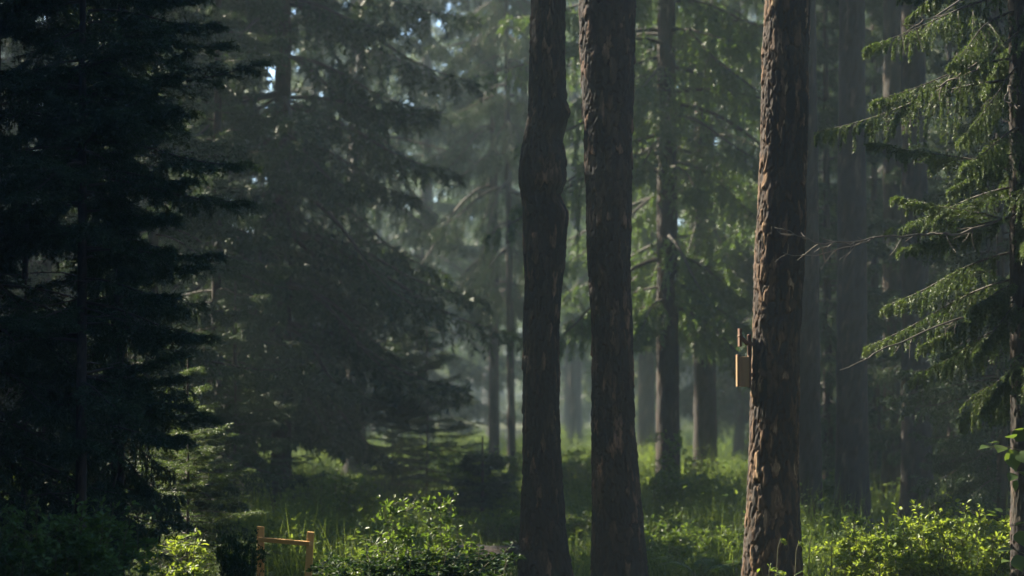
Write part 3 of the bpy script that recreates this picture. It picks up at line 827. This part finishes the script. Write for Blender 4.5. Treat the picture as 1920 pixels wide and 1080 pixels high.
# broad leaves reaching in at the right edge
def broadleaf():
    Y = 15.75
    O = np.array([at(1975, 740, Y)[0], Y, 0.0])
    t = thing('broadleaf_sapling', 'broad leaved sapling twigs in front of the near right spruce trunk', 'sapling', O)
    s, l = MB(), MB()
    s.chain([(0, 0, -.05), (0.01, 0, .6), (-.01, 0, 1.2), (.01, 0, 1.7), (0, 0, 2.1)], .011, .004, 0, 7)
    rng = np.random.default_rng(8)
    tw = [[(1975, 900), (1930, 850), (1890, 838), (1850, 838)], [(1975, 960), (1935, 900), (1910, 885)], [(1975, 1020), (1930, 985), (1890, 985), (1865, 965)],
          [(1975, 1075), (1925, 1040), (1900, 1030)], [(1975, 860), (1940, 812), (1915, 808)]]
    leaves = [(1862, 838, -1, .05, 34), (1880, 836, -.5, -.3, 30), (1893, 842, .3, -1, 44), (1872, 832, -1, .3, 26), (1905, 828, .2, .5, 36), (1912, 846, .5, -.9, 40), (1900, 822, -.6, .4, 28), (1925, 815, .8, .2, 36),
              (1902, 888, -.5, -.4, 26), (1915, 884, .6, -.3, 30), (1908, 900, -.3, -.9, 24), (1872, 968, -1, .25, 24), (1866, 962, -1, .45, 20), (1880, 960, -.8, .5, 18), (1888, 990, -.6, -.1, 26), (1905, 985, .5, .3, 34), (1910, 995, .4, -.8, 36),
              (1900, 1030, -1, .0, 34), (1905, 1040, .2, -.8, 34), (1920, 1025, .8, .5, 34), (1916, 808, -.6, .2, 26), (1930, 870, .5, .4, 40), (1940, 990, .6, .4, 40), (1895, 1052, -.8, .1, 26)]
    for w in tw:
        s.chain([at(a, b, Y) - O + np.array([0, rng.normal(0, .03), 0]) for a, b in w], .004, .0015, 0, 5)
    for px, py, dx, dz, size in leaves:
        p = at(px, py, Y + rng.normal(0, .06)) - O
        L = size / FPX * Y
        d = unit(np.array([dx, rng.normal(-.2, .45), dz]))
        up = unit(np.array([rng.normal(0, .35), rng.normal(-.35, .4), 1.0]))
        sd = unit(np.cross(d, up)); nr = np.cross(sd, d)
        prof = np.array([0, .30, .46, .50, .44, .30, .12, 0]); n = len(prof); tt = np.linspace(0, 1, n)
        mid_ = p + d * L * tt[:, None] - nr * (L * .18 * tt[:, None] ** 2)
        lf_ = mid_ - sd * (prof * L * .85)[:, None] + nr * (prof * L * .16)[:, None]
        rt_ = mid_ + sd * (prof * L * .85)[:, None] + nr * (prof * L * .16)[:, None]
        V = np.concatenate([lf_, mid_, rt_])
        F = [[i, i + 1, n + i + 1, n + i] for i in range(n - 1)] + [[n + i, n + i + 1, 2 * n + i + 1, 2 * n + i] for i in range(n - 1)]
        l.add(V, F, 0, True)
    link('stem', s.mesh('stem', [M_STEM]), t)
    link('foliage', l.mesh('foliage', [M_LEAF]), t)
broadleaf()

# ------------------------------------------------------------------ undergrowth: grass, herbs, seedlings nobody could count
def undergrowth():
    rng = np.random.default_rng(21)
    mb = MB()
    N = 52000
    y = 19.5 + 60 * rng.uniform(0, 1, N) ** 1.25
    x = rng.uniform(-1, 1, N) * (y * .25 + 2.0)
    cl = np.clip((.65 * vnoise(x * .7, y * .33, None, 7) + .35 * vnoise(x * 2.1, y * 1.3, None, 8) - .22) / .56, 0, 1)
    keep = rng.uniform(0, 1, N) < .10 + 1.0 * cl
    x, y, cl = x[keep], y[keep], cl[keep]
    h = (.07 + .62 * cl ** 1.6) * rng.uniform(.5, 1.2, len(x))
    z0 = ground_h(x, y)
    sc = .75 + y / 45
    n = len(x)
    # leafy stems: 7 leaves each
    for q in range(7):
        f = (q + 1) / 7 * rng.uniform(.75, 1.05, n)
        a = rng.uniform(0, 6.28, n)
        D = dirv(a, rng.normal(.3, .35, n))
        P = np.stack([x + rng.normal(0, .05, n), y + rng.normal(0, .05, n), z0 + h * f], -1)
        mb.leaves(P, D,   .052 * sc * rng.uniform(.5, 1.2, n), .022 * sc * rng.uniform(.5, 1.2, n), rng, 0, .6)
    # grass
    for q in range(4):
        a = rng.uniform(0, 6.28, n)
        P = np.stack([x + rng.normal(0, .15, n), y + rng.normal(0, .15, n), z0 - .01], -1)
        D = dirv(a, rng.uniform(1.0, 1.5, n))
        mb.needles(P, D, h * rng.uniform(.6, 1.3, n) + .08, .010 * sc, rng, 0)
    tag(link('undergrowth', mb.mesh('undergrowth', [M_HERB])), 'low green undergrowth of grass and herbs covering the forest floor', 'undergrowth', None, 'stuff')
undergrowth()

# ------------------------------------------------------------------ fallen log
def log():
    Y = 21.4
    a, b = at(862, 1043, Y + .3), at(990, 1042, Y - .2)
    c = (a + b) / 2
    t = thing('fallen_log', 'short reddish brown fallen log at the foot of the swollen trunk', 'log', (c[0], c[1], 0.0))
    L = float(np.linalg.norm(b - a)) + .2
    mb = trunk_mb([(-L / 2, 0, 0, .095), (-L / 4, .01, 0, .105), (0, 0, .01, .10), (L / 4, -.008, 0, .108), (L / 2, 0, 0, .10)], 48, .02, .05, .12, .010, 17)
    V = mb.V[0].copy()
    mb.V[0] = np.stack([V[:, 2], V[:, 1], -V[:, 0] + .105], -1)
    o = link('trunk', mb.mesh('trunk', [M_BARKD], True), t, rz=math.atan2(b[1] - a[1], b[0] - a[0]))
    for s in (-1, 1):
        e = MB(); ang = np.arange(24) / 24 * 2 * np.pi
        rr = .097 + .006 * np.sin(ang * 3)
        V = np.stack([np.full(24, s * (L / 2 - .004)), np.cos(ang) * rr, np.sin(ang) * rr + .105], -1)
        V = np.concatenate([V, [[s * (L / 2 - .012), 0, .105]]])
        e.add(V, [[i, (i + 1) % 24, 24] for i in range(24)], 0)
        link('cut_end', e.mesh('cut_end', [M_PLANK]), t, rz=math.atan2(b[1] - a[1], b[0] - a[0]))
M_PLANK = wood_mat('bare_wood', (.16, .095, .046), (.28, .17, .08))
M_YELLOW = wood_mat('ochre_painted_wood', (.36, .20, .055), (.46, .27, .08))
M_BROWN = wood_mat('brown_wood', (.06, .03, .018), (.12, .06, .032))
log()

# ------------------------------------------------------------------ yellow wooden fence
def bev(mb, name, mat, parent, w=.004):
    o = link(name, mb.mesh(name, [mat]), parent)
    m = o.modifiers.new('bevel', 'BEVEL'); m.width = w; m.segments = 2
    return o
def fence():
    Y = 18.4
    p0, p1 = at(489, 988, Y + .25), at(583, 998, Y)
    t = thing('wooden_fence', 'small yellow ochre wooden post and rail fence among the plants', 'fence', (p1[0], Y, 0))
    O = np.array([p1[0], Y, 0])
    for p in (p0, p1):
        mb = MB(); q = p - O
        h = p[2] + .06
        k = .028
        V = [[-k, -k, 0], [k, -k, 0], [k, k, 0], [-k, k, 0]]
        off = np.array([-.035, 0, 0]) if p is p1 else np.array([0, 0, 0])
        bot = np.array(V) + np.array([q[0], q[1], -.1]) + off
        top = np.array(V) * .96 + np.array([q[0], q[1], p[2]])
        top[0, 2] += .006; top[3, 2] += .006
        mb.add(np.concatenate([bot, top]), [[0, 3, 2, 1], [4, 5, 6, 7], [0, 1, 5, 4], [1, 2, 6, 5], [2, 3, 7, 6], [3, 0, 4, 7]], 0)
        bev(mb, 'post', M_YELLOW, t)
    for py, wd in ((1015, .036), (1150, .036)):
        a, b = at(492, py - 4, Y + .25) - O, at(583, py + 4, Y) - O
        a[1] -= .045; b[1] -= .045
        if a[2] < .05: a[2] = b[2] = .08
        d = unit(b - a); a = a - d * .03; b = b + d * .0
        mb = MB(); k = wd / 2
        up = np.array([0, 0, 1.0]); sd = unit(np.cross(d, up))
        V = [a + up * i * k + sd * j * .014 for i, j in ((-1, -1), (-1, 1), (1, 1), (1, -1))] + [b + up * i * k + sd * j * .014 for i, j in ((-1, -1), (-1, 1), (1, 1), (1, -1))]
        mb.add(V, [[0, 1, 2, 3], [7, 6, 5, 4], [0, 4, 5, 1], [1, 5, 6, 2], [2, 6, 7, 3], [3, 7, 4, 0]], 0)
        bev(mb, 'rail', M_YELLOW, t, .003)
fence()

# ------------------------------------------------------------------ birdhouse on the left side of the third trunk
def birdhouse():
    Y = 16.95
    c = at(1392, 695, Y)
    t = thing('birdhouse', 'small weathered wooden birdhouse fixed to the sunlit edge of a trunk', 'birdhouse', (c[0], Y, c[2]))
    k = Y / FPX
    def b(name, cx, cz, sx, sz, sy, mat, tilt=0.0, cy=0.0):
        mb = MB(); cs, sn = math.cos(tilt), math.sin(tilt)
        mb.box((cx * k, cy, cz * k), (sx * k, sy, sz * k), 0, [[cs, 0, -sn], [0, 1, 0], [sn, 0, cs]])
        return bev(mb, name, mat, t, .003)
    b('front_board', -9.4, 0, 3.4, 60, .105, M_PLANK)
    b('side_board', 2.2, -2, 19, 56, .018, M_PLANK, 0, -.042)
    b('side_board', 2.2, -2, 19, 56, .018, M_PLANK, 0, .042)
    b('floor_board', 2, -27, 17, 5, .064, M_BROWN)
    b('back_board', 13, 18, 5, 100, .10, M_BROWN)
    b('roof', 2, 58, 24, 5, .15, M_BROWN, -.75)
    b('roof_lip', -4.5, 62, 5, 34, .13, M_BROWN)
    b('bracket', 18, -8, 12, 7, .03, M_BROWN)
    b('bracket', 18, 50, 12, 7, .03, M_BROWN)
birdhouse()

# ------------------------------------------------------------------ the far wood, and the unseen wood around the camera, added to shade the place
def wood_mass(name, label, spots, seed, mats):
    rng = np.random.default_rng(seed)
    mb = MB()
    for x, y, s in spots:
        H = 20 * max(s, 1.05) * rng.uniform(.85, 1.2); nb = 46 if s > .5 else 70
        u = np.sort(rng.uniform(0, 1, nb) ** 1.1)
        z0 = rng.uniform(1.0, 5.0) if s > .5 else 5.0
        z = z0 + (H - z0) * u
        L = 2.9 * s * (1 - u) ** .85 * rng.uniform(.55, 1.1, nb) + .1
        az = np.arange(nb) * 2.4 + rng.normal(0, .5, nb)
        base = np.stack([np.full(nb, x), np.full(nb, y), z], -1)
        mb.sticks(np.array([[x, y, -.3]]), np.array([[x, y, H]]), .19 * s, .03, 1, 7)
        boughs(mb, rng, base, az, L, -.1 + .6 * u, np.full(nb, .6), np.full(nb, .3), 11, 3, 2, .26 if s > .3 else .13, .085 if s > .3 else .06, secr=.36, hang=.7, n_need=1, dens2=3)
    tag(link(name, mb.mesh(name, mats)), label, 'wood', None, 'stuff')

# sunlit places: trees of the added shade wood leave these open towards the sun
OPEN = [(2.0, 17.0, 0, 4.6), (3.2, 17.0, .3, 1), (2.6, 17.3, .3, .8), (3.6, 16.8, .4, 1.1), (3.0, 16.7, .4, 1.1), (3.3, 16.5, .4, 1.1), (-2.45, 17.6, .5, 1.0), (-2.6, 18.6, 1.3, 1.8), 
        (2.0, 24.0, .1, .5), (2.4, 33, 2.5, 10), (2.9, 35, 2.5, 10), (1.8, 31, 3, 9), (0, 48, .1, .3), (1.8, 22.5, .1, .5), (1.0, 35, .1, .4), (-.2, 41, .1, .4), (.5, 55, .1, .4), (-.5, 45, 4, 9), (-1, 52, 4, 10), (0, 62, 3, 12), (-.5, 75, 4, 16), (.8, 90, 2, 18), (-3, 60, 5, 14), (-4, 85, 4, 18), (0, 105, 2, 20)]
def blocks(x, y, H, rad, margin=.35):
    hx, hy = math.sin(SUN_AZ), math.cos(SUN_AZ)
    for ox, oy, za, zb in OPEN:
        tt = (x - ox) * hx + (y - oy) * hy
        if tt < 0: continue
        d = math.hypot(x - ox - tt * hx, y - oy - tt * hy)
        z = za + tt * math.tan(SUN_EL)
        if z < H and d < rad * (1 - z / H) + margin: return True
    return False
rng = np.random.default_rng(99)
far = []
for q in range(170):
    y = rng.uniform(70, 150)
    x = rng.uniform(-.09, .28) * y
    if abs(x + .012 * y) < 2.2 and y < 118: continue
    if blocks(x, y, 18, 2.4) and q % 3: continue
    far.append((x, y, rng.uniform(.9, 1.3)))
for q in range(70):
    y = rng.uniform(85, 155)
    x = -rng.uniform(.10 if y > 122 else .165, .32) * y
    far.append((x, y, rng.uniform(.95, 1.25)))
far += [(-7.0, 122, 1.45), (-5.2, 126, 1.45), (-4.0, 130, 1.45), (-9.2, 124, 1.4), (-11.5, 130, 1.4), (-1.8, 136, 1.45), (-6.6, 142, 1.5), (-9.8, 63, 1.0), (-11, 70, 1.1), (-8.6, 58, .95), (-12.5, 76, 1.1), (-7.2, 66, 1.0), (-3.3, 86, 1.1), (-4.6, 79, 1.0), (-2.4, 99, 1.2), (-6.2, 91, 1.1), (-5.4, 104, 1.2), (-1.2, 112, 1.2), (-7.5, 82, 1.0)]
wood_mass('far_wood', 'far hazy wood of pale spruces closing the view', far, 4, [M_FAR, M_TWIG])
near = []
rng = np.random.default_rng(17)
for q in range(90):
    a = rng.uniform(0, 2 * np.pi); d = rng.uniform(5, 24)
    x, y = math.sin(a) * d, math.cos(a) * d - 2
    if y > 1.0 and abs(x) < y * .25 + 3.6: continue
    if blocks(x, y, 24.5, 3.0): continue
    near.append((x, y, 1.0))
for q in range(320):
    y = rng.uniform(-4, 52)
    x = -(max(y, 0) * .235 + 3.2) - rng.uniform(0, 22)
    if math.cos(SUN_AZ) * x - math.sin(SUN_AZ) * y > 32 or blocks(x, y, 24.5, 3.2): continue
    near.append((x, y, rng.uniform(.95, 1.15)))
for q in range(40):
    y = rng.uniform(8, 70)
    near.append((y * .235 + 3.8 + rng.uniform(0, 14), y, 1.0))
hx, hy = math.sin(SUN_AZ), math.cos(SUN_AZ)
for tt in (7.5, 11, 14.5, 18, 22):  # unseen rows added to keep sun out of the near haze
    for nn in np.arange(-7, 35, 1.9):
        n_, t_ = nn + rng.uniform(-.6, .6), tt + rng.uniform(-1.5, 1.5)
        x, y = hx * t_ + hy * n_, hy * t_ - hx * n_ 
        if y > 0 and x > -(y * .235 + 2.6): continue
        if math.hypot(x, y) < 4 or blocks(x, y, 24.5, 2.9): continue
        near.append((x, y, 1.0))
for tt in (9, 12.5, 16.5):  # narrow unseen trees added to fill gaps in the shade
    for nn in np.arange(4, 33, .85):
        n_, t_ = nn + rng.uniform(-.3, .3), tt + rng.uniform(-1.5, 1.5)
        x, y = hx * t_ + hy * n_, hy * t_ - hx * n_
        if y > 0 and x > -(y * .235 + 1.4): continue
        if blocks(x, y, 24.5, .95): continue
        near.append((x, y, .37))
for tt in (8, 10.5, 13, 15.5, 18):  # slimmer unseen trees added to narrow the sunlit corridor
    for nn in np.arange(12, 27, .55):
        n_, t_ = nn + rng.uniform(-.2, .2), tt + rng.uniform(-1, 1)
        x, y = hx * t_ + hy * n_, hy * t_ - hx * n_
        if y > 0 and x > -(y * .235 + 1.0): continue
        if blocks(x, y, 24.5, .72, .12): continue
        near.append((x, y, .2))
for tt in (23, 25.5, 28, 31, 34):  # unseen rows added to shade the trunks further back
    for nn in np.arange(19, 32, .9):
        n_, t_ = nn + rng.uniform(-.3, .3), tt + rng.uniform(-1.2, 1.2)
        x, y = hx * t_ + hy * n_, hy * t_ - hx * n_
        if x > -(y * .235 + 1.2): continue
        if not blocks(x, y, 24.5, 2.8): near.append((x, y, .95))
        elif not blocks(x, y, 24.5, .95): near.append((x, y, .37))
near += [(hx * t_ + hy * n_, hy * t_ - hx * n_, .2) for n_, t_ in ((16.05, 24), (15.95, 26), (16.1, 28))]  # slim unseen trees added to keep sun off the centre pair of trunks
wood_mass('unseen_shade_wood', 'unseen spruces around the viewpoint, many added to shade the view', near, 6, [M_FAR, M_TWIG])

# ------------------------------------------------------------------ haze
def haze():
    m, nt, N, L, out = mat_new('haze')
    v = N.new('ShaderNodeVolumePrincipled')
    v.inputs['Color'].default_value = (.68, .86, .90, 1)
    v.inputs['Density'].default_value = .0018
    v.inputs['Anisotropy'].default_value = .25
    L.new(v.outputs[0], out.inputs['Volume'])
    mb = MB(); mb.box((0, 60, 15.5), (180, 220, 33.8))
    tag(link('haze', mb.mesh('haze', [m])), 'thin morning haze between the trees', 'haze', None, 'stuff')
haze()
